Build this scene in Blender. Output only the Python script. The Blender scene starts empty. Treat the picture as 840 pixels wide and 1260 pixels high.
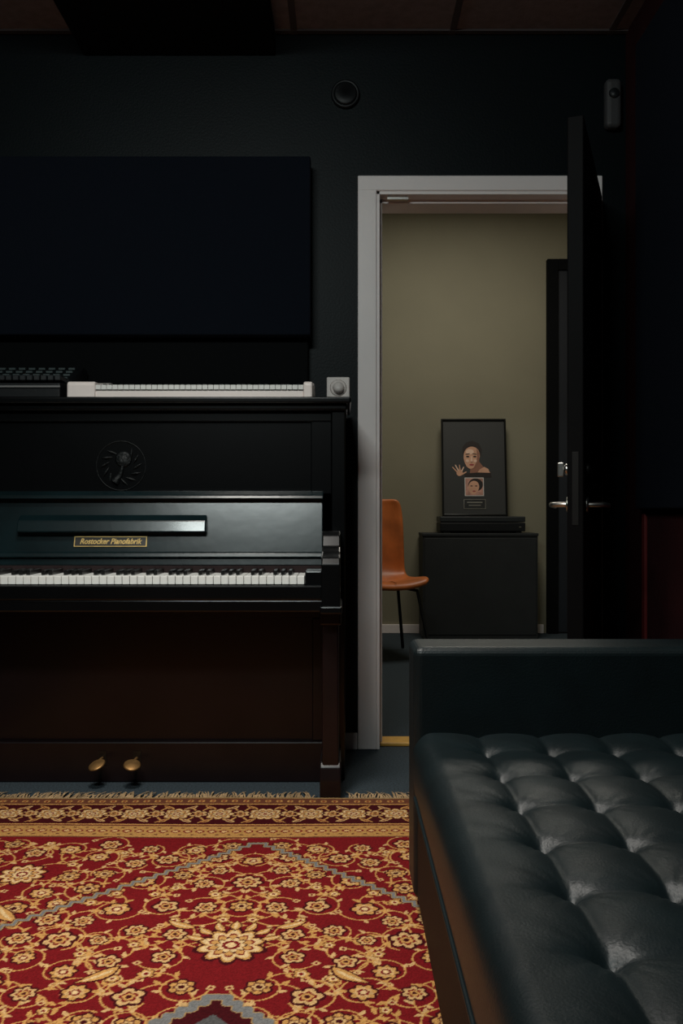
import bpy, bmesh, math, random
import numpy as np
from mathutils import Vector, Matrix
random.seed(7)
rng = np.random.RandomState(11)
scene = bpy.context.scene
COL = scene.collection

# ------------------------------------------------------------------ materials
def mat(name, col, rough=0.5, metal=0.0, var=0.0, vscale=8.0, bump=0.0, bscale=60.0, coat=0.0, spec=0.5, sheen=0.0):
    m = bpy.data.materials.new(name); m.use_nodes = True
    nt = m.node_tree; b = nt.nodes["Principled BSDF"]
    b.inputs["Base Color"].default_value = (*col, 1)
    b.inputs["Roughness"].default_value = rough
    b.inputs["Metallic"].default_value = metal
    b.inputs["Coat Weight"].default_value = coat
    b.inputs["Coat Roughness"].default_value = 0.12
    b.inputs["Specular IOR Level"].default_value = spec
    b.inputs["Sheen Weight"].default_value = sheen
    tc = nt.nodes.new("ShaderNodeTexCoord")
    if var > 0:
        n = nt.nodes.new("ShaderNodeTexNoise"); n.inputs["Scale"].default_value = vscale
        n.inputs["Detail"].default_value = 6
        nt.links.new(tc.outputs["Object"], n.inputs["Vector"])
        r = nt.nodes.new("ShaderNodeValToRGB")
        r.color_ramp.elements[0].position = 0.3; r.color_ramp.elements[1].position = 0.7
        r.color_ramp.elements[0].color = (*[c*(1-var) for c in col], 1)
        r.color_ramp.elements[1].color = (*[min(1, c*(1+var)) for c in col], 1)
        nt.links.new(n.outputs["Fac"], r.inputs["Fac"])
        nt.links.new(r.outputs["Color"], b.inputs["Base Color"])
    if bump > 0:
        n2 = nt.nodes.new("ShaderNodeTexNoise"); n2.inputs["Scale"].default_value = bscale
        n2.inputs["Detail"].default_value = 4
        nt.links.new(tc.outputs["Object"], n2.inputs["Vector"])
        bp = nt.nodes.new("ShaderNodeBump"); bp.inputs["Strength"].default_value = bump
        bp.inputs["Distance"].default_value = 0.01
        nt.links.new(n2.outputs["Fac"], bp.inputs["Height"])
        nt.links.new(bp.outputs["Normal"], b.inputs["Normal"])
    return m

M_wall = mat("wall_paint_black_teal", (0.0013, 0.0042, 0.0056), 0.5, var=0.15, vscale=3, bump=0.08, bscale=120, spec=.18)
M_red = mat("wall_fabric_dark_red", (0.025, 0.003, 0.004), 0.85, var=0.2, bump=0.2, bscale=200, spec=.2)
M_panel = mat("acoustic_fabric_navy", (0.0045, 0.007, 0.013), 0.9, var=0.25, vscale=250, bump=0.3, bscale=400, spec=.15)
M_panelblk = mat("acoustic_black", (0.002, 0.0025, 0.003), 0.85, bump=0.1, spec=.15)
M_ceil = mat("ceiling_tile", (0.25, 0.20, 0.20), 0.9, var=0.15, vscale=30, bump=0.2, bscale=150)
M_grid = mat("ceiling_grid_metal", (0.08, 0.065, 0.065), 0.6)
M_carpet = mat("carpet_slate", (0.026, 0.040, 0.050), 0.95, var=0.6, vscale=160, bump=0.6, bscale=300)
M_white = mat("painted_trim_white", (0.95, 0.87, 0.85), 0.4, var=0.03, vscale=5, bump=0.04)
M_olive = mat("wall_paint_olive", (0.25, 0.230, 0.160), 0.8, var=0.06, vscale=2, bump=0.1, bscale=150)
M_black = mat("black_lacquer", (0.0018, 0.0022, 0.0026), 0.28, coat=0.15, var=0.2, vscale=4, spec=.35)
M_fall = mat("fallboard_lacquer", (0.003, 0.010, 0.012), 0.25, coat=0.45, var=0.3, vscale=6, bump=0.03, bscale=25)
M_mar = mat("mahogany_black", (0.0080, 0.0035, 0.004), 0.36, coat=0.1, var=0.35, vscale=5, spec=.35)
M_satin = mat("black_satin", (0.004, 0.005, 0.006), 0.5, var=0.2, bump=0.05, spec=.35)
M_ivory = mat("key_ivory", (0.88, 0.88, 0.84), 0.25)
M_ebony = mat("key_ebony", (0.004, 0.004, 0.004), 0.3)
M_gold = mat("gold_leaf", (0.62, 0.42, 0.14), 0.45, metal=0.3, var=0.2, vscale=60)
M_brass = mat("brass", (0.40, 0.22, 0.08), 0.5, metal=.8, var=0.3, vscale=30)
M_plastic = mat("plastic_cream", (0.92, 0.82, 0.77), 0.4, var=0.03)
M_grey = mat("plastic_grey", (0.18, 0.18, 0.18), 0.5)
M_dkgrey = mat("plastic_charcoal", (0.015, 0.018, 0.02), 0.45)
M_steel = mat("brushed_steel", (0.6, 0.58, 0.55), 0.28, metal=1.0, bump=0.03)
M_dsteel = mat("aged_steel", (0.03, 0.028, 0.027), 0.55, metal=1.0)
M_leather = mat("leather_black", (0.0038, 0.0085, 0.0098), 0.44, var=0.2, vscale=10, bump=0.10, bscale=260, spec=.36)
M_sofabase = mat("leather_black_base", (0.006, 0.004, 0.004), 0.6, bump=0.15, bscale=260, spec=.15)
M_orange = mat("leather_cognac", (0.50, 0.135, 0.028), 0.42, var=0.25, vscale=9, bump=0.1, bscale=200)
M_cab = mat("cabinet_charcoal", (0.015, 0.017, 0.018), 0.6, var=0.15, bump=0.05)
M_yellow = mat("threshold_oak", (0.60, 0.33, 0.06), 0.5, var=0.2, vscale=20)
M_door = mat("door_black", (0.0022, 0.0016, 0.0018), 0.6, var=0.2, spec=.10)

# ------------------------------------------------------------------ helpers
def empty(name, loc=(0, 0, 0), rotz=0.0):
    e = bpy.data.objects.new(name, None); e.location = loc; e.rotation_euler = (0, 0, rotz)
    e.empty_display_size = 0.1
    COL.objects.link(e); return e
def link(name, me, m, parent=None, local=False, smooth=False):
    o = bpy.data.objects.new(name, me); COL.objects.link(o)
    if m is not None: me.materials.append(m)
    if smooth:
        me.polygons.foreach_set("use_smooth", [True]*len(me.polygons))
    if parent is not None:
        o.parent = parent
        if not local:
            o.matrix_parent_inverse = (Matrix.Translation(parent.location) @ parent.rotation_euler.to_matrix().to_4x4()).inverted()
    return o
def box(name, parent, xs, ys, zs, m, bev=0.0, local=False, seg=2):
    bm = bmesh.new(); bmesh.ops.create_cube(bm, size=1)
    for v in bm.verts:
        v.co = Vector(((xs[0]+xs[1])/2+v.co.x*(xs[1]-xs[0]), (ys[0]+ys[1])/2+v.co.y*(ys[1]-ys[0]), (zs[0]+zs[1])/2+v.co.z*(zs[1]-zs[0])))
    if bev > 0:
        bmesh.ops.bevel(bm, geom=list(bm.edges), offset=bev, segments=seg, profile=0.5, affect='EDGES')
    me = bpy.data.meshes.new(name); bm.to_mesh(me); bm.free()
    return link(name, me, m, parent, local, smooth=False)
def boxes(name, parent, lst, m, bev=0.0, local=False):
    bm = bmesh.new()
    for xs, ys, zs in lst:
        r = bmesh.ops.create_cube(bm, size=1)
        for v in r['verts']:
            v.co = Vector(((xs[0]+xs[1])/2+v.co.x*(xs[1]-xs[0]), (ys[0]+ys[1])/2+v.co.y*(ys[1]-ys[0]), (zs[0]+zs[1])/2+v.co.z*(zs[1]-zs[0])))
    if bev > 0:
        bmesh.ops.bevel(bm, geom=list(bm.edges), offset=bev, segments=1, affect='EDGES')
    me = bpy.data.meshes.new(name); bm.to_mesh(me); bm.free()
    return link(name, me, m, parent, local)
def prism(name, parent, prof, x0, x1, m, bev=0.0):
    """profile in (y,z) extruded along x"""
    bm = bmesh.new()
    a = [bm.verts.new((x0, y, z)) for y, z in prof]; b = [bm.verts.new((x1, y, z)) for y, z in prof]
    n = len(prof)
    bm.faces.new(a); bm.faces.new(b[::-1])
    for i in range(n): bm.faces.new((a[i], b[i], b[(i+1) % n], a[(i+1) % n]))
    bmesh.ops.recalc_face_normals(bm, faces=bm.faces)
    if bev > 0: bmesh.ops.bevel(bm, geom=list(bm.edges), offset=bev, segments=2, profile=0.5, affect='EDGES')
    me = bpy.data.meshes.new(name); bm.to_mesh(me); bm.free()
    return link(name, me, m, parent)
def lathe(name, parent, prof, center, axis, m, seg=40, local=False):
    """prof list of (r, h) around axis ('X','Y','Z')"""
    vs, fs = [], []
    for r, h in prof:
        for i in range(seg):
            a = 2*math.pi*i/seg; c, s = r*math.cos(a), r*math.sin(a)
            p = {'Z': (c, s, h), 'Y': (c, h, s), 'X': (h, c, s)}[axis]
            vs.append(tuple(p[k]+center[k] for k in range(3)))
    for j in range(len(prof)-1):
        for i in range(seg):
            fs.append((j*seg+i, j*seg+(i+1) % seg, (j+1)*seg+(i+1) % seg, (j+1)*seg+i))
    fs.append(tuple(range(seg))); fs.append(tuple(range((len(prof)-1)*seg, len(prof)*seg)))
    me = bpy.data.meshes.new(name); me.from_pydata(vs, [], fs)
    bm = bmesh.new(); bm.from_mesh(me); bmesh.ops.recalc_face_normals(bm, faces=bm.faces); bm.to_mesh(me); bm.free()
    o = link(name, me, m, parent, local, smooth=True)
    return o
def tube(name, parent, pts, r, m, local=False, res=8, taper=None):
    cu = bpy.data.curves.new(name, 'CURVE'); cu.dimensions = '3D'; cu.bevel_depth = r; cu.bevel_resolution = 4
    cu.use_fill_caps = True
    s = cu.splines.new('POLY'); s.points.add(len(pts)-1)
    for i, p in enumerate(pts):
        s.points[i].co = (*p, 1)
        if taper: s.points[i].radius = taper[i]
    o = bpy.data.objects.new(name, cu); COL.objects.link(o); cu.materials.append(m)
    if parent is not None:
        o.parent = parent
        if not local:
            o.matrix_parent_inverse = (Matrix.Translation(parent.location) @ parent.rotation_euler.to_matrix().to_4x4()).inverted()
    return o
def arc(n, f): return [f(i/(n-1)) for i in range(n)]

# ------------------------------------------------------------------ room shell
H = 2.72; YW = 3.4; TH = 0.2
XL, XR, YB = -2.3, 1.08, -1.6
DL, DR, DT = 0.145, 0.93, 2.105     # doorway opening
box("floor", None, (-2.5, 2.6), (YB-.1, 6.9), (-0.1, 0), M_carpet)
w = boxes("wall_back", None, [((XL, DL-.012), (YW, YW+TH), (0, H+.5)), ((DR+.012, 1.2), (YW, YW+TH), (0, H+.5)), ((DL-.012, DR+.012), (YW, YW+TH), (DT+.012, H+.5))], M_wall)
box("wall_left", None, (XL-.1, XL), (YB, YW+TH), (0, H+.1), M_wall)
box("wall_right", None, (XR, XR+.12), (YB, YW), (0, H+.1), M_red)
box("wall_front", None, (XL-.1, XR+.12), (YB-.1, YB), (0, H+.1), M_wall)
box("ceiling", None, (XL, XR), (YB, YW), (H, H+.1), M_ceil)
gr = []
for i in range(-4, 3):
    x = 0.42 + i*0.6
    if XL < x < XR: gr.append(((x-.012, x+.012), (YB, YW), (H-.006, H+.001)))
for j in range(0, 9):
    y = YW-.02 - j*0.6
    if y > YB: gr.append(((XL, XR), (y-.012, y+.012), (H-.007, H+.001)))
boxes("trim_ceiling_grid", None, gr, M_grid)
box("ceiling_duct", None, (-.98, -.25), (YB+.01, YW-.002), (2.635, H-.008), M_panelblk, 0.006)

# far room
box("wall_far_room_back", None, (-1.0, 2.7), (6.65, 6.8), (0, 3.3), M_olive)
box("wall_far_room_left", None, (-1.1, -1.0), (YW+TH, 6.65), (0, 3.3), M_olive)
box("wall_far_room_right", None, (2.6, 2.7), (YW+TH, 6.65), (0, 3.3), M_olive)
boxes("wall_far_room_front", None, [((-1.0, DL-.012), (YW+TH, YW+TH+.01), (0, 3.3)), ((DR+.012, 2.6), (YW+TH, YW+TH+.01), (0, 3.3)), ((DL-.012, DR+.012), (YW+TH, YW+TH+.01), (DT+.012, 3.3))], M_olive)
box("ceiling_far_room", None, (-1.0, 2.6), (YW+TH, 6.65), (3.2, 3.3), M_white)
box("baseboard_far_room", None, (-1.0, 1.50), (6.632, 6.65), (0, .065), M_white, 0.003)

# baseboards
box("baseboard_back", None, (-2.29, .06), (YW-.016, YW), (0, .062), M_white, 0.003)
# door frame
df = empty("door_frame", (.54, YW, 0))
TF = YW-.016
boxes("architrave", df, [((.062, DL-.012), (TF, YW), (0, 2.173)), ((DR+.012, .988), (TF, YW), (0, 2.173)), ((.062, .988), (TF-.001, YW), (DT+.012, 2.174))], M_white, 0.003)
boxes("jamb_lining", df, [((DL-.012, DL), (YW-.01, YW+TH+.01), (0, DT+.012)), ((DR, DR+.012), (YW-.01, YW+TH+.01), (0, DT+.012)), ((DL-.012, DR+.012), (YW-.01, YW+TH+.01), (DT, DT+.012))], M_white, 0.001)
boxes("door_stop", df, [((DL, DL+.012), (YW+.05, YW+.075), (0, DT)), ((DR-.012, DR), (YW+.05, YW+.075), (0, DT)), ((DL, DR), (YW+.05, YW+.075), (DT-.014, DT))], M_white, 0.001)
box("closer_strip", df, (DL+.03, DL+.11), (YW+.01, YW+.03), (DT-.012, DT-.001), M_steel)
box("trim_threshold", None, (DL+.001, DR-.001), (YW+.03, YW+.135), (0.0, .014), M_yellow, 0.004)

# door leaf (opened towards the room)
hx, hy = .932, YW-.03
dx, dy = .676-hx, 2.68-hy
ang = math.atan2(dy, dx); LL = math.hypot(dx, dy)
dr = empty("door_1", (hx, hy, 0), ang)
box("leaf", dr, (0, LL), (0, .048), (.012, 2.085), M_door, 0.003, local=True)
for side, yy in ((-1, 0.0), (1, .048)):
    hxL = LL-.065
    lathe("handle_rosette_%d" % side, dr, [(.0, 0), (.024, 0), (.024, side*.008), (.012, side*.010), (.0, side*.010)], (hxL, yy, .922), 'Y', M_steel, 28, local=True)
    tube("handle_lever_%d" % side, dr, [(hxL, yy, .922), (hxL, yy+side*.045, .922), (hxL-.012, yy+side*.056, .922), (hxL-.12, yy+side*.058, .920)], .0085, M_steel, local=True)
    lathe("cylinder_lock_%d" % side, dr, [(.0, 0), (.018, 0), (.018, side*.010), (.012, side*.016), (.0, side*.016)], (hxL, yy, 1.03), 'Y', M_steel if side < 0 else M_dsteel, 28, local=True)
box("thumb_turn", dr, (hxL-.005, hxL+.005), (-.036, -.016), (1.008, 1.052), M_steel, 0.003, local=True)
box("lock_faceplate", dr, (LL-.001, LL+.0015), (.014, .034), (.86, 1.08), M_dsteel, 0.001, local=True)
for k, z in enumerate((.25, 1.05, 1.9)):
    lathe("hinge_%d" % k, dr, [(.0, -.045), (.007, -.045), (.007, .045), (0, .045)], (-.006, .052, z), 'Z', M_dsteel, 16, local=True)

# dark door in far room
fd = empty("door_2", (1.9, 6.64, 0))
boxes("frame", fd, [((1.52, 1.60), (6.60, 6.648), (0, 2.77)), ((2.42, 2.50), (6.60, 6.648), (0, 2.77)), ((1.60, 2.42), (6.60, 6.648), (2.69, 2.77))], M_panelblk, .003)
box("leaf", fd, (1.60, 2.42), (6.62, 6.648), (0.01, 2.69), mat("door_navy", (0.012, 0.015, 0.022), 0.5), .002)
lathe("knob", fd, [(0, 0), (.012, 0), (.012, -.03), (.026, -.04), (.026, -.06), (0, -.065)], (2.34, 6.62, 1.0), 'Y', M_steel, 20)

# ------------------------------------------------------------------ wall panels
pl = empty("acoustic_panel", (-1.2, YW-.06, 1.88))
box("fabric_face", pl, (-2.25, -.114), (YW-.10, YW-.04), (1.554, 2.215), M_panel, .006)
box("batten", pl, (-2.2, -.16), (YW-.04, YW-.001), (1.58, 2.18), M_panelblk)
ps = empty("recess_shade_board", (-1.2, YW-.04, 1.45))
box("fabric_face", ps, (-2.25, -.125), (YW-.045, YW-.002), (1.36, 1.545), M_panelblk, .006)  # black board added to stand in for the shadowed recess below the panel
pr = empty("fabric_side_panel", (XR-.03, 1.6, 1.7))
box("fabric_face", pr, (XR-.05, XR-.001), (.2, 3.14), (.91, 2.54), M_panel, .006)
pw = empty("red_wainscot_panel", (XR-.01, 1.6, .45))
box("fabric_face", pw, (XR-.022, XR-.001), (.2, 3.10), (.06, .895), M_red, .004)
box("edge_lath", pw, (XR-.03, XR-.001), (3.10, 3.13), (.06, .895), mat("lath_red", (.12, .012, .012), .5), .002)

# thermostat-like round vent
vt = empty("wall_vent", (.015, YW, 2.485))
lathe("ring", vt, [(0, 0), (.054, 0), (.054, -.012), (.048, -.018), (.044, -.014), (0, -.014)], (.015, YW-.001, 2.485), 'Y', M_satin, 48)
lathe("cap", vt, [(0, -.012), (.043, -.012), (.043, -.018), (.038, -.021), (0, -.022)], (.015, YW-.001, 2.485), 'Y', M_satin, 48)
# motion sensor
sn = empty("motion_sensor", (1.0, YW, 2.43))
box("housing", sn, (.992, 1.052), (YW-.05, YW-.001), (2.345, 2.53), mat("sensor_shell", (.06, .06, .062), .5), .018, seg=4)
lathe("lens", sn, [(0, 0), (.02, 0), (.017, -.008), (0, -.012)], (1.022, YW-.049, 2.47), 'Y', M_dkgrey, 24)
# wall outlet
wo = empty("wall_outlet", (-.012, YW, 1.37))
box("plate", wo, (-.056, .031), (YW-.012, YW-.001), (1.325, 1.412), M_plastic, .005, seg=3)
lathe("socket", wo, [(0, 0), (.0, -.004), (.028, -.004), (.032, 0)], (-.012, YW-.012, 1.37), 'Y', M_plastic, 32)
lathe("plug", wo, [(0, 0), (.022, 0), (.020, -.02), (.012, -.03), (0, -.031)], (-.012, YW-.014, 1.37), 'Y', M_plastic, 32)

# ------------------------------------------------------------------ piano
P = empty("upright_piano", (-.72, 3.1, 0))
PX0, PX1 = -1.50, .012
prism("side_panel_right", P, [(3.0, 0), (3.34, 0), (3.34, 1.255), (3.0, 1.255)], PX1-.045, PX1, M_black, .003)
prism("side_panel_left", P, [(3.0, 0), (3.34, 0), (3.34, 1.255), (3.0, 1.255)], PX0, PX0+.045, M_black, .003)
box("back_board", P, (PX0+.04, PX1-.04), (3.29, 3.33), (.03, 1.25), M_satin)
box("lid", P, (PX0-.02, PX1+.02), (2.965, 3.35), (1.262, 1.283), M_black, .006, seg=3)
box("lid_moulding", P, (PX0-.008, PX1+.008), (2.985, 3.34), (1.240, 1.262), M_black, .006, seg=3)
box("upper_panel", P, (PX0+.045, PX1-.045), (3.02, 3.04), (.96, 1.24), M_black, .002)
boxes("upper_panel_frame", P, [((PX0+.045, PX1-.045), (3.008, 3.02), (1.205, 1.24)), ((PX1-.115, PX1-.045), (3.008, 3.02), (.96, 1.205)), ((PX0+.045, PX0+.115), (3.008, 3.02), (.96, 1.205))], M_black, .003)
# emblem
ex, ez = -.744, 1.056
def ring(name, parent, c, R, r, m, axis='Y'):
    n, k = 48, 10; vs = []; fs = []
    for i in range(n):
        a = 2*math.pi*i/n
        for j in range(k):
            b = 2*math.pi*j/k; rr = R + r*math.cos(b)
            vs.append((c[0]+rr*math.cos(a), c[1]+r*math.sin(b), c[2]+rr*math.sin(a)))
    for i in range(n):
        for j in range(k):
            fs.append((i*k+j, ((i+1) % n)*k+j, ((i+1) % n)*k+(j+1) % k, i*k+(j+1) % k))
    me = bpy.data.meshes.new(name); me.from_pydata(vs, [], fs)
    return link(name, me, m, parent, smooth=True)
M_relief = mat("carved_relief", (0.004, 0.0055, 0.006), 0.5, bump=0.5, bscale=90, spec=.25)
ring("emblem_rim", P, (ex, 3.0195, ez), .083, .0020, M_relief)
lathe("emblem_profile_head", P, [(0, -.005), (.016, -.0045), (.024, -.002), (.028, 0)], (ex+.008, 3.0195, ez+.022), 'Y', M_relief, 24)
tube("emblem_neck", P, [(ex+.006, 3.019, ez), (ex-.002, 3.019, ez-.03), (ex-.02, 3.0195, ez-.055)], .006, M_relief, taper=[1, 1.3, 2.6])
for k in range(12):
    a = math.radians(110+k*26)
    p0 = (ex+.042*math.cos(a), 3.0195, ez+.042*math.sin(a)); p1 = (ex+.070*math.cos(a+.4), 3.019, ez+.070*math.sin(a+.4))
    tube("emblem_leaf_%d" % k, P, [p0, ((p0[0]+p1[0])/2, 3.018, (p0[2]+p1[2])/2), p1], .0045, M_relief, taper=[.3, 1, .2])
# fallboard (open, tilted back)
FX0, FX1 = -1.44, -.062
prism("fallboard", P, [(2.925, .725), (2.945, .722), (3.005, .948), (2.985, .955)], FX0, FX1, M_fall, .003)
prism("fallboard_top_rail", P, [(2.955, .944), (3.01, .944), (3.012, .964), (2.985, .970), (2.962, .956)], FX0, FX1+.002, M_fall, .003)
def fb(z, off=0):
    return 2.925 + (z-.725)*(.06/.23) - off
prism("folded_music_rest", P, [(fb(.832, .0), .832), (fb(.832, .028), .834), (fb(.866, .024), .872), (fb(.888, 0), .892)], -1.065, -.445, M_fall, .004)
prism("fallboard_lower_rail", P, [(fb(.750, 0), .750), (fb(.750, .012), .752), (fb(.762, .009), .766), (fb(.768, 0), .771)], FX0, FX1, M_fall, .003)
prism("name_plate", P, [(fb(.785, .0), .785), (fb(.785, .003), .786), (fb(.819, .003), .820), (fb(.819, 0), .820)], -.880, -.640, M_gold, .0005)
prism("name_plate_inset", P, [(fb(.788, .0), .788), (fb(.788, .0036), .789), (fb(.816, .0036), .817), (fb(.816, 0), .817)], -.8765, -.6435, mat("plate_dark", (.02, .015, .01), .4))
tx = bpy.data.curves.new("name_lettering", 'FONT'); tx.body = "Rostocker Pianofabrik"; tx.size = .026; tx.extrude = .0006; tx.align_x = 'CENTER'; tx.align_y = 'CENTER'; tx.shear = .3; tx.offset = .0006
to = bpy.data.objects.new("name_lettering", tx); COL.objects.link(to); tx.materials.append(M_gold)
to.parent = P; to.matrix_parent_inverse = Matrix.Translation(P.location).inverted()
to.location = (-.76, fb(.803, .0048), .803); to.rotation_euler = (math.radians(90)-math.atan2(.06, .23), 0, 0)
to.scale = (.86, 1, 1)
# keys
kx1 = -.114; kw = .0235
wk, bk = [], []
notes = "CBAGFED"
for i in range(52):
    xr = kx1 - i*kw; xl = xr-kw
    wk.append(((xl+.0009, xr-.0009), (2.762, 2.915), (.676, .702)))
    if i < 51 and (notes[i % 7], notes[(i+1) % 7]) not in (("C", "B"), ("F", "E")):
        bk.append(((xl-.006, xl+.006), (2.805, 2.915), (.699, .717)))
boxes("white_keys", P, wk, M_ivory, .0012)
boxes("black_keys", P, bk, M_ebony, .0015)
box("key_felt", P, (FX0, FX1), (2.915, 2.93), (.66, .725), mat("felt_black_red", (.012, .003, .003), .9))
box("key_block_right", P, (kx1+.002, -.060), (2.755, 2.93), (.66, .718), M_black, .004)
box("key_block_left", P, (-1.44, kx1-52*kw-.002), (2.755, 2.93), (.66, .718), M_black, .004)
box("key_slip", P, (-1.44, -.060), (2.735, 2.757), (.63, .674), M_black, .004, seg=3)
box("key_bed", P, (-1.46, -.045), (2.74, 3.03), (.592, .632), M_black, .006)
for nm, xa, xb in (("right", -.062, -.004), ("left", -1.50, -1.438)):
    prism("cheek_"+nm, P, [(2.73, .60), (2.73, .74), (2.745, .76), (2.775, .77), (2.82, .775), (2.85, .79), (2.87, .825), (2.89, .838), (3.02, .838), (3.02, .60)], xa, xb, M_black, .004)
    box("cheek_cap_"+nm, P, (xa-.004, xb+.006), (2.722, 3.02), (.588, .612), M_black, .005)
    box("leg_"+nm, P, (xa+.001 if nm == 'right' else xa, xb-.004), (2.802, 2.86), (.10, .59), M_mar, .006)
    box("leg_collar_"+nm, P, (xa-.006, xb+.003), (2.795, 2.867), (.545, .588), M_mar, .006)
    prism("toe_"+nm, P, [(2.789, 0), (2.789, .06), (2.797, .10), (2.81, .115), (3.03, .115), (3.03, 0)], xa-.006, xb+.002, M_mar, .004)
box("lower_panel", P, (PX0+.045, PX1-.045), (3.0, 3.02), (.13, .60), M_mar, .002)
boxes("lower_panel_frame", P, [((PX0+.045, PX1-.045), (2.99, 3.0), (.545, .60)), ((PX0+.045, PX0+.11), (2.99, 3.0), (.135, .545)), ((PX1-.11, PX1-.045), (2.99, 3.0), (.135, .545))], M_mar, .003)
box("bottom_rail", P, (PX0+.045, PX1-.045), (2.975, 3.03), (.0, .135), M_mar, .005)
for k, xx in enumerate((-.795, -.680)):
    tube("pedal_rod_%d" % k, P, [(xx, 3.0, .080), (xx, 2.95, .083), (xx, 2.92, .080)], .005, M_brass)
    o = lathe("pedal_%d" % k, P, [(0, -.007), (.012, -.006), (.024, -.003), (.028, 0), (.024, .003), (.012, .006), (0, .007)], (0, 0, 0), 'Z', M_brass, 24)
    o.location = (xx, 2.905, .078); o.rotation_euler = (math.radians(16), math.radians((-14, 10)[k]), 0); o.scale = (1, 1.2, 1)
    boxes("pedal_slot_%d" % k, P, [((xx-.014, xx+.014), (2.972, 2.976), (.06, .105))], M_ebony)

# ------------------------------------------------------------------ keyboards on piano
K = empty("midi_keyboard", (-.51, 3.12, 1.283))
zt = 1.283
kxa, kxb = -.925, -.098
prism("chassis", K, [(3.02, zt), (3.30, zt), (3.30, zt+.075), (3.24, zt+.078), (3.20, zt+.05), (3.02, zt+.028)], kxa+.03, kxb-.03, M_plastic, .004)
for nm, a, b in (("left", kxa, kxa+.095), ("right", kxb-.03, kxb)):
    prism("end_cap_"+nm, K, [(3.01, zt), (3.31, zt), (3.31, zt+.082), (3.235, zt+.084), (3.16, zt+.062), (3.02, zt+.058), (3.01, zt+.05)], a, b, M_plastic, .006)
nk = 37; span = (kxb-.03)-(kxa+.095); kk = span/nk
mw, mb = [], []
for i in range(nk):
    a = kxa+.095+i*kk
    mw.append(((a+.0008, a+kk-.0008), (3.014, 3.155), (zt+.030, zt+.046)))
    if i % 7 in (0, 1, 3, 4, 5) and i < nk-1: mb.append(((a+kk-.005, a+kk+.005), (3.06, 3.155), (zt+.044, zt+.056)))
boxes("white_keys", K, mw, M_ivory, .001)
boxes("black_keys", K, mb, M_ebony, .001)
S = empty("synthesizer", (-1.2, 3.15, zt))
prism("chassis", S, [(3.0, zt), (3.33, zt), (3.33, zt+.145), (3.28, zt+.148), (3.14, zt+.075), (3.0, zt+.05)], -1.48, -.945, M_satin, .005)
lst, lst2 = [], []
ksl = (.148-.075)/.14
for i in range(22):
    a = -1.46+i*.0235
    lst.append(((a+.002, a+.0215), (3.005, 3.135), (zt+.060, zt+.078)))
boxes("keys", S, lst, M_dkgrey, .002)
for r_ in range(4):
    for i in range(14):
        y = 3.165+r_*.03; z = zt+.075+(y-3.14)*ksl
        lst2.append(((-1.46+i*.036, -1.46+i*.036+.024), (y-.008, y+.008), (z-.002, z+.006)))
boxes("buttons", S, lst2, mat("plastic_teal_grey", (.05, .07, .07), .5), .001)
box("edge_strip", S, (-1.482, -.943), (2.995, 3.0), (zt+.035, zt+.041), M_grey)

# ------------------------------------------------------------------ far-room furniture
C = empty("side_cabinet", (1.005, 6.48, 0))
CX0, CX1 = .575, 1.39
box("carcass", C, (CX0, CX1), (6.33, 6.63), (.0, .73), M_cab, .003)
box("top", C, (CX0-.004, CX1+.004), (6.322, 6.63), (.73, .75), M_cab, .003)
box("front_panel", C, (CX0+.012, CX1-.012), (6.323, 6.332), (.03, .715), M_cab, .002)
box("plinth", C, (CX0, CX1), (6.326, 6.34), (.0, .028), M_cab)
T = empty("record_player", (1.0, 6.48, .75))
box("base", T, (.70, 1.305), (6.345, 6.60), (.762, .825), M_satin, .006)
boxes("feet", T, [((.73, .77), (6.36, 6.40), (.75, .764)), ((1.24, 1.28), (6.36, 6.40), (.75, .764)), ((.73, .77), (6.55, 6.59), (.75, .764)), ((1.24, 1.28), (6.55, 6.59), (.75, .764))], M_satin)
box("lid", T, (.70, 1.305), (6.345, 6.60), (.828, .868), M_dkgrey, .006)
box("power_light", T, (1.26, 1.275), (6.343, 6.346), (.79, .797), M_steel)

# framed portrait, leaning back
FR = empty("framed_portrait", (.968, 6.50, .868))
FR.rotation_euler = (math.radians(-7), 0, 0)
fw, fh = .475, .72
def lbox(name, xs, ys, zs, m, bev=0): return box(name, FR, xs, ys, zs, m, bev, local=True)
for nm, xs, zs in (("l", (-fw/2, -fw/2+.014), (0, fh)), ("r", (fw/2-.014, fw/2), (0, fh)), ("b", (-fw/2+.014, fw/2-.014), (0, .014)), ("t", (-fw/2+.014, fw/2-.014), (fh-.014, fh))):
    lbox("frame_"+nm, xs, (-.022, 0), zs, M_black, .002)
lbox("backing", (-fw/2+.01, fw/2-.01), (-.012, -.004), (.01, fh-.01), mat("mat_board", (.032, .033, .032), .55))
def flat(name, pts, depth, m):
    me = bpy.data.meshes.new(name); me.from_pydata([(p[0], -.012-depth*.0006, p[1]) for p in pts], [], [tuple(range(len(pts)))])
    return link(name, me, m, FR, local=True)
U = .0059
def pp(px, py): return ((px-585.5)*U, (635-py)*U)
def ell(cx, cy, rx, ry, rot=0, n=28, egg=0.0):
    o = []
    for i in range(n):
        a = 2*math.pi*i/n; x = rx*math.cos(a)*(1-egg*math.sin(a)); y = ry*math.sin(a)
        c, s = math.cos(rot), math.sin(rot)
        o.append(pp(cx+x*c-y*s, cy+x*s+y*c))
    return o
Ms = mat("print_skin", (.66, .36, .23), .6, var=.12, vscale=14); Ms2 = mat("print_skin_shade", (.30, .13, .08), .6)
Mh = mat("print_hair", (.018, .010, .008), .6); Ml = mat("print_lips", (.36, .06, .06), .6); Mw = mat("print_white", (.75, .72, .68), .6)
Mhl = mat("print_skin_light", (.86, .58, .43), .6)
flat("print_hair_back", ell(583, 552.5, 11.5, 11.5), 1, Mh)
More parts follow.
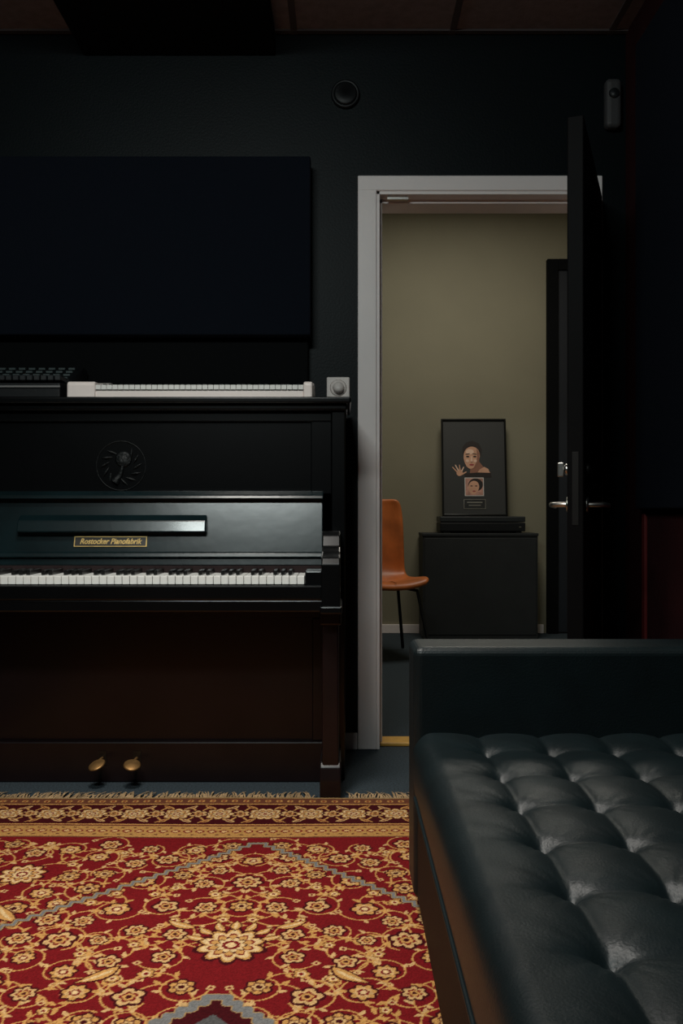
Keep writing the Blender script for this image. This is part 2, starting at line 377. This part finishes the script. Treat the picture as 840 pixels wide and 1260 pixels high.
flat("print_neck", [pp(581, 574), pp(590, 564), pp(595, 571), pp(600, 577), pp(606, 581), pp(604, 586), pp(592, 585), pp(580, 584)], 1.5, Ms2)
flat("print_shoulder", [pp(588, 583), pp(592, 577), pp(598, 573.5), pp(603, 576), pp(605.5, 582), pp(596, 584)], 2, Ms)
flat("print_dress", [pp(573, 582), pp(590, 580.5), pp(606, 581), pp(607, 586.5), pp(574, 587)], 2.5, Mh)
flat("print_face", ell(582.5, 562, 9.8, 14, .14, egg=.20), 3, Ms)
flat("print_face_shade", [pp(589, 550), pp(592.6, 557), pp(592, 566), pp(588, 573), pp(584.5, 576), pp(588.5, 567), pp(589.5, 560)], 3.5, Ms2)
flat("print_forehead_light", ell(580.5, 554.5, 5, 3.2), 4, Mhl)
flat("print_hairline", [pp(571.5, 558), pp(571.5, 549), pp(576, 543), pp(584, 540.5), pp(592, 544), pp(595.5, 552), pp(594, 560), pp(590.5, 551), pp(585, 547), pp(578, 548), pp(574, 553)], 4.5, Mh)
for k, ex_ in enumerate((577.8, 586.6)):
    flat("print_eye_%d" % k, ell(ex_, 560.6, 2.1, 1.0), 5, Mh)
    flat("print_brow_%d" % k, ell(ex_, 557.4, 2.9, .55, (-.15, .15)[k]), 5, Mh)
    flat("print_cheek_%d" % k, ell(ex_+(-.5, .5)[k], 566, 2.0, 1.8), 5, Mhl)
flat("print_nose", [pp(582.0, 560), pp(583.0, 560), pp(584.0, 567), pp(581.2, 567)], 5, Mhl)
flat("print_nose_base", ell(582.6, 567.5, 1.5, .45), 5.5, Ms2)
flat("print_lips", ell(582.6, 570.8, 2.9, 1.2), 5, Ml)
flat("print_palm", ell(567.5, 581, 3.8, 4.0, .4), 3, Ms)
for k, (x0, y0, x1, y1, wd) in enumerate(((564.5, 580, 559, 574, .8), (566, 578, 562.5, 571.5, .85), (568, 578, 567.5, 571.5, .85), (570, 579, 572.5, 574, .85), (570, 583, 575.5, 580, 1.0))):
    L_ = math.hypot(x1-x0, y1-y0); nx_, ny_ = -(y1-y0)/L_*wd, (x1-x0)/L_*wd
    flat("print_finger_%d" % k, [pp(x0-nx_, y0-ny_), pp(x1-nx_*.7, y1-ny_*.7), pp(x1+(x1-x0)/L_, y1+(y1-y0)/L_), pp(x1+nx_*.7, y1+ny_*.7), pp(x0+nx_, y0+ny_)], 3.5+k*.1, Mhl if k % 2 else Ms)
def rect(x0, y0, x1, y1): return [pp(x0, y0), pp(x1, y0), pp(x1, y1), pp(x0, y1)]
flat("cover_ground", rect(573.5, 587, 597, 610), 6, Mw)
flat("cover_print", rect(574.3, 587.8, 596.2, 609.2), 6.5, mat("cover_tone", (.50, .26, .20), .6, var=.4, vscale=30))
flat("cover_hair", ell(587, 596, 9, 8), 7, Mh)
flat("cover_face", ell(584.5, 599.5, 6.5, 8.5, .2, egg=.12), 7.5, Ms)
for k, ex_ in enumerate((581.8, 587.6)):
    flat("cover_eye_%d" % k, ell(ex_, 597.5, 1.5, .7), 8, Mh)
flat("cover_lips", ell(585, 604, 2.0, .9), 8, Ml)
flat("plaque_border", rect(572, 614, 599, 626), 6, M_steel)
flat("plaque", rect(572.6, 614.6, 598.4, 625.4), 6.5, mat("plaque_dark", (.02, .02, .02), .4))
flat("plaque_line_1", rect(576, 617.2, 595, 618.6), 7, M_steel)
flat("plaque_line_2", rect(578, 621, 593, 622), 7, M_steel)

# chair
ca = math.radians(-72)
CH = empty("side_chair", (.25, 5.55, 0), ca)
prof = [(.245, .430, .205), (.235, .462, .22), (.17, .468, .235), (.05, .452, .24), (-.08, .445, .238), (-.165, .462, .23), (-.215, .515, .222), (-.238, .60, .220), (-.258, .72, .224), (-.28, .85, .228), (-.298, .95, .222), (-.302, .985, .195)]
vs, fs = [], []
NU = 11
for j, (f, z, hw) in enumerate(prof):
    t = min(1, max(0, (j-4)/3.0))
    for i in range(NU):
        u = -1+2*i/(NU-1)
        c = abs(u)**2.2
        vs.append((f+t*c*.07, u*hw, z+(1-t)*c*.035))
for j in range(len(prof)-1):
    for i in range(NU-1):
        fs.append((j*NU+i, j*NU+i+1, (j+1)*NU+i+1, (j+1)*NU+i))
me = bpy.data.meshes.new("shell"); me.from_pydata(vs, [], fs)
sh = link("shell", me, M_orange, CH, local=True, smooth=True)
md = sh.modifiers.new("sol", 'SOLIDIFY'); md.thickness = .028; md.offset = 0
md = sh.modifiers.new("sub", 'SUBSURF'); md.levels = 2; md.render_levels = 2
tube("seam", CH, [(f+.012, 0, z+.014) for f, z, _ in prof[1:7]] + [(f+.0155, 0, z) for f, z, _ in prof[7:-1]], .0016, mat("stitch", (.25, .07, .02), .6), local=True)
for k, (sx, sy) in enumerate(((1, 1), (1, -1), (-1, 1), (-1, -1))):
    tube("leg_%d" % k, CH, [(sx*.11, sy*.10, .437), (sx*.16, sy*.17, .42), (sx*.235, sy*.235, .011)], .0105, M_satin, local=True)
boxes("leg_plate", CH, [((-.14, .14), (-.12, .12), (.424, .436))], M_satin, local=True)

# ------------------------------------------------------------------ sofa
SO = empty("tufted_leather_sofa", (.6, 1.1, 0))
SX0, SX1 = .160, 1.02
SY0, SY1 = -.05, 2.08
zs = .418
ls0 = .295; lsp = .130; ty0 = 1.82; tsp = .168
prof_pts = []
for z in np.linspace(.285, .380, 8): prof_pts.append((SX0, z, 0))
Rr = .036
for a in np.linspace(0, math.pi/2, 10)[1:]:
    prof_pts.append((SX0+Rr-Rr*math.cos(a), zs-Rr+Rr*math.sin(a), math.sin(a)))
for x in np.arange(SX0+Rr+.006, .86, .005): prof_pts.append((x, zs, 1))
ysg = np.arange(.16, 1.945, .0055)
PXa = np.array([p[0] for p in prof_pts]); PZa = np.array([p[1] for p in prof_pts]); PSa = np.array([p[2] for p in prof_pts])
Xg, Yg = np.meshgrid(PXa, ysg); Zg = np.tile(PZa, (len(ysg), 1)); Sg = np.tile(PSa, (len(ysg), 1))
ax = np.abs((Xg-ls0)/lsp - np.round((Xg-ls0)/lsp))
ix = np.round((Xg-ls0)/lsp)
ax = np.where(Xg < ls0, np.minimum((ls0-Xg)/lsp, .5), ax)
fy = (Yg-ty0)/tsp
by = np.abs(fy-np.round(fy))
hx_ = np.sin(np.pi*np.clip(ax, 0, .5))**.55
hy_ = np.sin(np.pi*np.clip(by, 0, .5))**.55
fade = np.clip((Xg-SX0-.05)/.08, 0, 1)
fade = fade*fade*(3-2*fade)
hyf = 1-(1-hy_)*(.06+.94*fade)
h = .009*hx_ + .008*hyf + .006*np.sqrt(hx_*hyf)
dxb = np.where(Xg < ls0-lsp/2, ls0-Xg, ax*lsp); dyb = by*tsp
rb = np.sqrt(dxb**2+dyb**2)
h -= .012*np.exp(-(rb/.020)**2)
th_ = np.arctan2(dyb*np.sign(fy-np.round(fy)), dxb)
h += .0014*np.sin(th_*14+ix*3)*np.exp(-(rb/.045)**2)*np.clip(rb/.02, 0, 1)
h += .0006*np.sin(Xg*61+np.sin(Yg*37)*1.6)*np.sin(Yg*43+1.3)
Zg = Zg + Sg*(h-.018)
Xg = Xg - (1-Sg)*.006*np.sin(np.clip((Zg-.285)/.13, 0, 1)*np.pi)
nyq, nxq = Xg.shape
V = np.stack([Xg, Yg, Zg], -1).reshape(-1, 3)
idx = np.arange(nyq*nxq).reshape(nyq, nxq)
F = np.stack([idx[:-1, :-1], idx[:-1, 1:], idx[1:, 1:], idx[1:, :-1]], -1).reshape(-1, 4)
me = bpy.data.meshes.new("tufted_seat"); me.from_pydata(V.tolist(), [], F.tolist())
link("tufted_seat", me, M_leather, SO, smooth=True)
k = 0
for i in range(5):
    for j in range(0, 10):
        x = ls0+i*lsp; y = ty0-j*tsp
        if y < .2 or x > .83: continue
        lathe("button_%d" % k, SO, [(0, .005), (.004, .0045), (.007, .002), (.008, 0)], (x, y, zs-.031), 'Z', M_leather, 16); k += 1
tube("seat_piping", SO, [(SX0-.003, y, .289) for y in np.arange(.16, 1.94, .05)], .004, M_leather)
box("frame_rail", SO, (SX0+.004, SX1), (SY0, SY1), (.06, .285), M_sofabase, .010)
box("seat_core", SO, (SX0+.03, SX1), (.16, 1.93), (.28, .36), M_leather)
def cushion(name, xs, ys, zs_, r):
    return box(name, SO, xs, ys, zs_, M_leather, r, seg=5)
cushion("arm_far", (SX0-.004, SX1), (1.93, SY1), (.06, .607), .018)
cushion("arm_near", (SX0-.004, SX1), (SY0, .12), (.06, .607), .018)
cushion("backrest", (.86, SX1), (.12, 1.93), (.30, .78), .03)
tube("arm_piping", SO, [(SX0+.004, 1.942, .12), (SX0+.004, 1.942, .592), (SX0+.018, 1.942, .602), (SX1-.02, 1.942, .602)], .003, M_leather)
tube("arm_piping_outer", SO, [(SX0+.004, 2.068, .12), (SX0+.004, 2.068, .592), (SX0+.018, 2.068, .602), (SX1-.02, 2.068, .602)], .003, M_leather)
for k, (x, y) in enumerate(((SX0+.06, 2.02), (SX0+.06, .02), (SX1-.06, 2.02), (SX1-.06, .02))):
    lathe("foot_%d" % k, SO, [(0, .013), (.022, .013), (.028, .08), (0, .08)], (x, y, 0), 'Z', M_satin, 20)

# ------------------------------------------------------------------ rug
RG = empty("persian_rug", (-.225, 1.5, 0))
res = .0025; xc = -.225; hw = 1.27; v0, v1 = .55, 2.785
nu = int(hw/res)+1; nv = int((v1-v0)/res)+1
uu = np.arange(nu)*res; vv = v0+np.arange(nv)*res
Ug, Vg = np.meshgrid(uu, vv)
RED = np.array((.165, .0065, .0085)); DRED = np.array((.050, .003, .005)); GOLD = np.array((.52, .265, .078)); TAN = np.array((.58, .35, .145))
GRY = np.array((.17, .165, .16)); NAVY = np.array((.02, .03, .05)); CREAM = np.array((.66, .45, .22)); BRN = np.array((.14, .045, .022))
Cc = np.zeros((nv, nu, 3)); Cc[:] = RED
def win(cu, cv, r):
    i0 = max(0, int((cu-r)/res)); i1 = min(nu, int((cu+r)/res)+2)
    j0 = max(0, int((cv-r-v0)/res)); j1 = min(nv, int((cv+r-v0)/res)+2)
    if i0 >= i1 or j0 >= j1: return None
    return slice(j0, j1), slice(i0, i1)
def disc(cu, cv, r, col):
    w_ = win(cu, cv, r)
    if w_ is None: return
    m_ = (Ug[w_]-cu)**2+(Vg[w_]-cv)**2 < r*r
    Cc[w_][m_] = col
def poly(pts, r, col):
    for a, b in zip(pts[:-1], pts[1:]):
        d = math.hypot(b[0]-a[0], b[1]-a[1]); n = max(1, int(d/(res*.8)))
        for i in range(n+1):
            t = i/n; disc(a[0]+(b[0]-a[0])*t, a[1]+(b[1]-a[1])*t, r, col)
def flower(cu, cv, r, n, rot, layers, asp=1.0):
    w_ = win(cu, cv, r*1.3)
    if w_ is None: return
    X = Ug[w_]-cu; Y = (Vg[w_]-cv)/asp; R = np.hypot(X, Y); A = np.arctan2(Y, X)
    for (f, amp, col, ph) in layers:
        lim = r*f*(1-amp+amp*np.abs(np.cos(n*(A-rot)/2+ph)))
        Cc[w_][R < lim] = col
def leaf(cu, cv, L, W, rot, col, col2=None):
    w_ = win(cu, cv, L*1.1)
    if w_ is None: return
    X = Ug[w_]-cu; Y = Vg[w_]-cv; c, s = math.cos(rot), math.sin(rot)
    x = (X*c+Y*s)/L; y = (-X*s+Y*c)/W - .5*(x*x-.4)
    m_ = (np.abs(y) < (1-x*x)*(1-.35*x)) & (np.abs(x) < 1)
    Cc[w_][m_] = col
    if col2 is not None:
        m2 = (np.abs(y) < .3*(1-x*x)) & (np.abs(x) < .7); Cc[w_][m2] = col2
ROS = [(1.2, .2, DRED, 0), (1.0, .34, GOLD, 0), (.74, .3, TAN, 1.57), (.46, .2, RED, 0), (.26, .1, CREAM, 0)]
ROS2 = [(1.2, .2, DRED, 0), (1.0, .36, TAN, 0), (.62, .35, RED, 0), (.42, .2, GOLD, 0), (.2, 0, DRED, 0)]
BUD = [(1.2, .2, DRED, 0), (1.0, .30, GOLD, 0), (.70, .3, BRN, 1.57), (.52, .3, TAN, 1.57), (.28, .2, DRED, 0)]
PAL = [(1.15, .25, DRED, 0), (1.0, .3, GOLD, 0), (.90, .3, CREAM, 0), (.72, .32, RED, 0), (.64, .32, GOLD, 0), (.50, .3, DRED, 1.57), (.44, .3, CREAM, 1.57), (.28, .2, RED, 0), (.15, 0, CREAM, 0)]
fixed = [(0.0, 1.84, .070, 'P'), (0.0, 2.15, .034, 'R'), (0.0, 2.02, .026, 'R'), (0.0, 2.28, .026, 'R'), (.36, 1.86, .034, 'R'), (.62, 1.60, .046, 'P'), (.31, 1.52, .036, 'R'), (.17, 2.02, .028, 'R'), (.56, 2.19, .056, 'P'), (.40, 2.30, .026, 'R'), (.22, 2.29, .028, 'R')]
pts = list(fixed)
tries = 0
while tries < 24000:
    tries += 1
    u = rng.uniform(.026, hw-.38); v = rng.uniform(v0, 2.39)
    r = [.027, .023, .019, .015][min(3, tries//2500)] * rng.uniform(.85, 1.1)
    if all(math.hypot(u-p[0], v-p[1]) > (r+p[2])*1.1+.023 for p in pts): pts.append((u, v, r, 'R' if r > .0175 else 'S'))
stem_done = set()
for i, p in enumerate(pts):
    d = sorted((math.hypot(p[0]-q[0], p[1]-q[1]), j) for j, q in enumerate(pts) if j != i)
    for dd, j in d[:3]:
        if dd > .2 or (j, i) in stem_done: continue
        stem_done.add((i, j))
        q = pts[j]
        sgn = 1 if (i+j) % 2 else -1
        mx, my = (p[0]+q[0])/2, (p[1]+q[1])/2; nx_, ny_ = -(q[1]-p[1]), (q[0]-p[0])
        c = (mx+sgn*nx_*.5, my+sgn*ny_*.5)
        cur = arc(12, lambda t: ((1-t)**2*p[0]+2*t*(1-t)*c[0]+t*t*q[0], (1-t)**2*p[1]+2*t*(1-t)*c[1]+t*t*q[1]))
        poly(cur, .0022, GOLD)
        for t in (4, 8):
            a = math.atan2(cur[t+1][1]-cur[t][1], cur[t+1][0]-cur[t][0]); side = 1 if (t//4+i) % 2 else -1
            la = a+side*.9
            leaf(cur[t][0]+math.cos(la)*.011, cur[t][1]+math.sin(la)*.011, .0125, .005, la, [GOLD, TAN][(i+t) % 2])
    a0 = rng.uniform(0, 6.28); sg = 1 if i % 2 else -1
    if .0165 < p[2] < .05:
        sp = arc(26, lambda t: (p[0]+(p[2]*1.3+.022*t)*math.cos(a0+sg*t*4.2), p[1]+(p[2]*1.3+.022*t)*math.sin(a0+sg*t*4.2)))
        poly(sp, .0021, GOLD)
        for q_ in (9, 17):
            la = a0+sg*q_/25*4.2+.5
            leaf(sp[q_][0]+math.cos(la)*.008, sp[q_][1]+math.sin(la)*.008, .0105, .0045, la, TAN)
        e = sp[-1]; flower(e[0], e[1], .009, 4, a0, [(1, .3, TAN, 0), (.4, 0, RED, 0)])
for i, p in enumerate(pts):
    if p[3] == 'P': flower(p[0], p[1], p[2], 10, math.pi/2, PAL)
    elif p[3] == 'R': flower(p[0], p[1], p[2], [6, 8, 7, 5][i % 4], i*.7, [ROS, ROS2, BUD][i % 3])
    else: flower(p[0], p[1], p[2], 5, i*.9, [(1.15, .3, DRED, 0), (1.0, .35, GOLD, 0), (.6, .2, CREAM, 0), (.28, 0, RED, 0)])
for a in (-1.2, -.8, -.4, 0, .4, .8, 1.2):
    leaf(math.sin(a)*.086, 1.84+math.cos(a)*.086, .026, .011, math.pi/2-a, DRED)
    leaf(math.sin(a)*.086, 1.84+math.cos(a)*.086, .022, .0085, math.pi/2-a, GOLD, CREAM)
for (u, v, L, W, r_) in ((.52, 1.98, .05, .014, .9), (.24, 1.72, .045, .013, -.7), (.74, 1.95, .05, .014, 2.2), (.50, 1.50, .045, .013, 2.0), (.12, 1.93, .036, .011, .5)):
    leaf(u, v, L*1.12, W*1.35, r_, DRED); leaf(u, v, L, W, r_, GOLD, CREAM)
def stairs(apex, n, st, up=1):
    o = [(0, apex)]; u, v = 0, apex
    for i in range(n):
        u += st; o.append((u, v)); v -= st*.98; o.append((u, v))
    return o
st = stairs(2.40, 44, .023)
for w_, c_ in ((.0090, DRED), (.0062, TAN*.6), (.0040, GRY)): poly(st, w_, c_)
# inner medallion
ap = 1.645
m_ = (Ug+np.abs(Vg-1.18) < (ap-1.18)); Cc[m_] = DRED
st2 = stairs(ap, 22, .020)
for w_, c_ in ((.011, TAN*.6), (.0085, GRY)): poly(st2, w_, c_)
m_ = (Ug+np.abs(Vg-1.18) < (ap-1.18)-.055); Cc[m_] = GRY*.5
m_ = (Ug+np.abs(Vg-1.18) < (ap-1.18)-.10); Cc[m_] = GOLD
m_ = (Ug+np.abs(Vg-1.18) < (ap-1.18)-.108); Cc[m_] = NAVY
flower(0, 1.18, .2, 12, 0, PAL); flower(0, 1.45, .04, 6, 0, ROS); flower(.2, 1.3, .04, 6, 0, ROS)
# border
e = np.minimum(hw-Ug, v1-Vg)
BW = .345
m_ = e < BW; Cc[m_] = RED
Cc[(e < BW) & (e > BW-.006)] = BRN
Cc[(e < BW-.006) & (e > BW-.095)] = GOLD*.85
Cc[(e < BW-.088) & (e > BW-.095)] = BRN
Cc[(e < .247)] = DRED
Cc[(e < .247) & (e > .239)] = GOLD
Cc[(e < .068) & (e > .060)] = GOLD
Cc[(e < .060)] = BRN
Cc[(e < .012)] = TAN*.5
for k in range(0, 60):
    u = k*.034
    flower(u, v1-(BW-.050), .014, 4, 0, [(1, .3, RED, 0), (.55, 0, TAN, 0)])
    disc(u+.017, v1-(BW-.025), .005, BRN); disc(u+.017, v1-(BW-.075), .005, BRN)
    flower(u, v1-.036, .011, 4, .78, [(1, .3, GOLD, 0), (.5, 0, RED, 0)])
    if v0+k*.045 < v1-BW+.04: flower(hw-(BW-.050), v0+k*.045, .014, 4, 0, [(1, .3, RED, 0), (.55, 0, TAN, 0)])
for k in range(0, 11):
    u = .01+k*.125
    cv_ = v1-.152
    cur = arc(20, lambda t: (u+t*.125, cv_+math.sin(t*2*math.pi)*.055)); poly(cur, .003, GOLD)
    cur = arc(20, lambda t: (u+t*.125, cv_-math.sin(t*2*math.pi)*.055)); poly(cur, .003, GOLD)
    flower(u, cv_, .045, 8, 0, PAL); flower(u+.0625, cv_, .028, 6, .4, ROS2)
    for sg in (1, -1):
        leaf(u+.035, cv_+sg*.06, .024, .008, sg*.7, GOLD, RED); leaf(u+.09, cv_+sg*.055, .022, .008, -sg*.7, TAN, RED)
    vq = v0+.1+k*.19
    if vq < v1-.35:
        flower(hw-.16, vq, .062, 8, 0, PAL); flower(hw-.16, vq+.1, .04, 6, .4, ROS2)
full = np.concatenate([Cc[:, :0:-1], Cc], axis=1)
uf = np.concatenate([-uu[:0:-1], uu])
XX, YY = np.meshgrid(uf+xc, vv)
nvf, nuf = XX.shape
wob = .004*np.sin(YY*3.1)+.003*np.sin(XX*5)
wob = np.where(YY > v1-.2, wob*np.clip((v1-YY)/.2, 0, 1), wob)
ZZ = .0105+.0012*np.sin(XX*7+1)*np.sin(YY*6)+rng.uniform(-.0006, .0006, XX.shape)
full = full*rng.uniform(.70, 1.15, (nvf, nuf, 1))
V = np.stack([XX+wob*.3, YY+wob, ZZ], -1).reshape(-1, 3).astype(np.float32)
idx = np.arange(nvf*nuf).reshape(nvf, nuf)
F = np.stack([idx[:-1, :-1], idx[:-1, 1:], idx[1:, 1:], idx[1:, :-1]], -1).reshape(-1, 4).astype(np.int32)
me = bpy.data.meshes.new("pile")
me.vertices.add(len(V)); me.vertices.foreach_set("co", V.ravel())
me.loops.add(F.size); me.loops.foreach_set("vertex_index", F.ravel())
me.polygons.add(len(F)); me.polygons.foreach_set("loop_start", np.arange(0, F.size, 4, dtype=np.int32))
try: me.polygons.foreach_set("loop_total", np.full(len(F), 4, dtype=np.int32))
except Exception: pass
me.update(); me.validate()
ca_ = me.color_attributes.new("rug_dye", 'FLOAT_COLOR', 'POINT')
cc = np.ones((len(V), 4), dtype=np.float32); cc[:, :3] = np.clip(full.reshape(-1, 3), 0, 1)
ca_.data.foreach_set("color", cc.ravel())
mr = bpy.data.materials.new("rug_wool"); mr.use_nodes = True; nt = mr.node_tree; b = nt.nodes["Principled BSDF"]
at = nt.nodes.new("ShaderNodeAttribute"); at.attribute_name = "rug_dye"
nt.links.new(at.outputs["Color"], b.inputs["Base Color"])
b.inputs["Roughness"].default_value = .95; b.inputs["Specular IOR Level"].default_value = .1
ns = nt.nodes.new("ShaderNodeTexNoise"); ns.inputs["Scale"].default_value = 280; tc = nt.nodes.new("ShaderNodeTexCoord")
nt.links.new(tc.outputs["Object"], ns.inputs["Vector"])
bp = nt.nodes.new("ShaderNodeBump"); bp.inputs["Strength"].default_value = .5; bp.inputs["Distance"].default_value = .004
nt.links.new(ns.outputs["Fac"], bp.inputs["Height"]); nt.links.new(bp.outputs["Normal"], b.inputs["Normal"])
link("pile", me, mr, RG, smooth=True)
box("backing", RG, (xc-hw, xc+hw), (v0, v1), (.001, .006), mat("rug_jute", (.2, .12, .06), .9))
vs, fs = [], []
x = xc-hw
while x < xc+hw:
    wd = random.uniform(.003, .006); L_ = random.uniform(.045, .085); sk = random.uniform(-.025, .025)
    if not (-.09 < x < .02):
        b0 = len(vs); yb = v1
        vs += [(x, yb-.006, .010), (x+wd, yb-.006, .010), (x+wd+sk*.5, yb+L_*.5, .011), (x+sk*.5, yb+L_*.5, .011), (x+wd*.9+sk, yb+L_, .003), (x+sk, yb+L_, .003)]
        fs += [(b0, b0+1, b0+2, b0+3), (b0+3, b0+2, b0+4, b0+5)]
    x += random.uniform(.003, .0065)
me = bpy.data.meshes.new("fringe"); me.from_pydata(vs, [], fs)
link("fringe", me, mat("fringe_wool", (.34, .22, .11), .9, var=.4, vscale=40), RG)

# ------------------------------------------------------------------ lights
def area(name, loc, sx, sy, power, col, target=None, spread=None):
    l = bpy.data.lights.new(name, 'AREA'); l.shape = 'RECTANGLE'; l.size = sx; l.size_y = sy; l.energy = power; l.color = col
    if spread: l.spread = spread
    o = bpy.data.objects.new(name, l); COL.objects.link(o); o.location = loc
    if target is not None:
        o.rotation_euler = (Vector(target)-Vector(loc)).to_track_quat('-Z', 'Y').to_euler()
    return o
area("ceiling_lamp_main", (-.6, .55, 2.62), .9, .35, 42, (.90, 1.0, .975), (-.45, 2.2, .4))
area("ceiling_lamp_rug", (-.5, 1.75, 2.62), .4, .4, 17, (1.0, .95, .88), (-.5, 1.85, 0), math.radians(95))
area("ceiling_lamp_far_room", (.75, 5.2, 3.15), .9, .9, 25, (1.0, .95, .83), (.75, 5.2, 0))

wd = bpy.data.worlds.new("world"); scene.world = wd; wd.use_nodes = True
wd.node_tree.nodes["Background"].inputs[0].default_value = (.10, .16, .17, 1)
wd.node_tree.nodes["Background"].inputs[1].default_value = .3
scene.view_settings.view_transform = 'Standard'

# ------------------------------------------------------------------ camera
cd = bpy.data.cameras.new("camera"); cam = bpy.data.objects.new("camera", cd); COL.objects.link(cam)
cam.location = (0, 0, .9); cam.rotation_euler = (math.radians(90), 0, 0)
cd.sensor_fit = 'VERTICAL'; cd.sensor_height = 36; cd.lens = 1100/1260*36; cd.clip_start = .01
scene.camera = cam
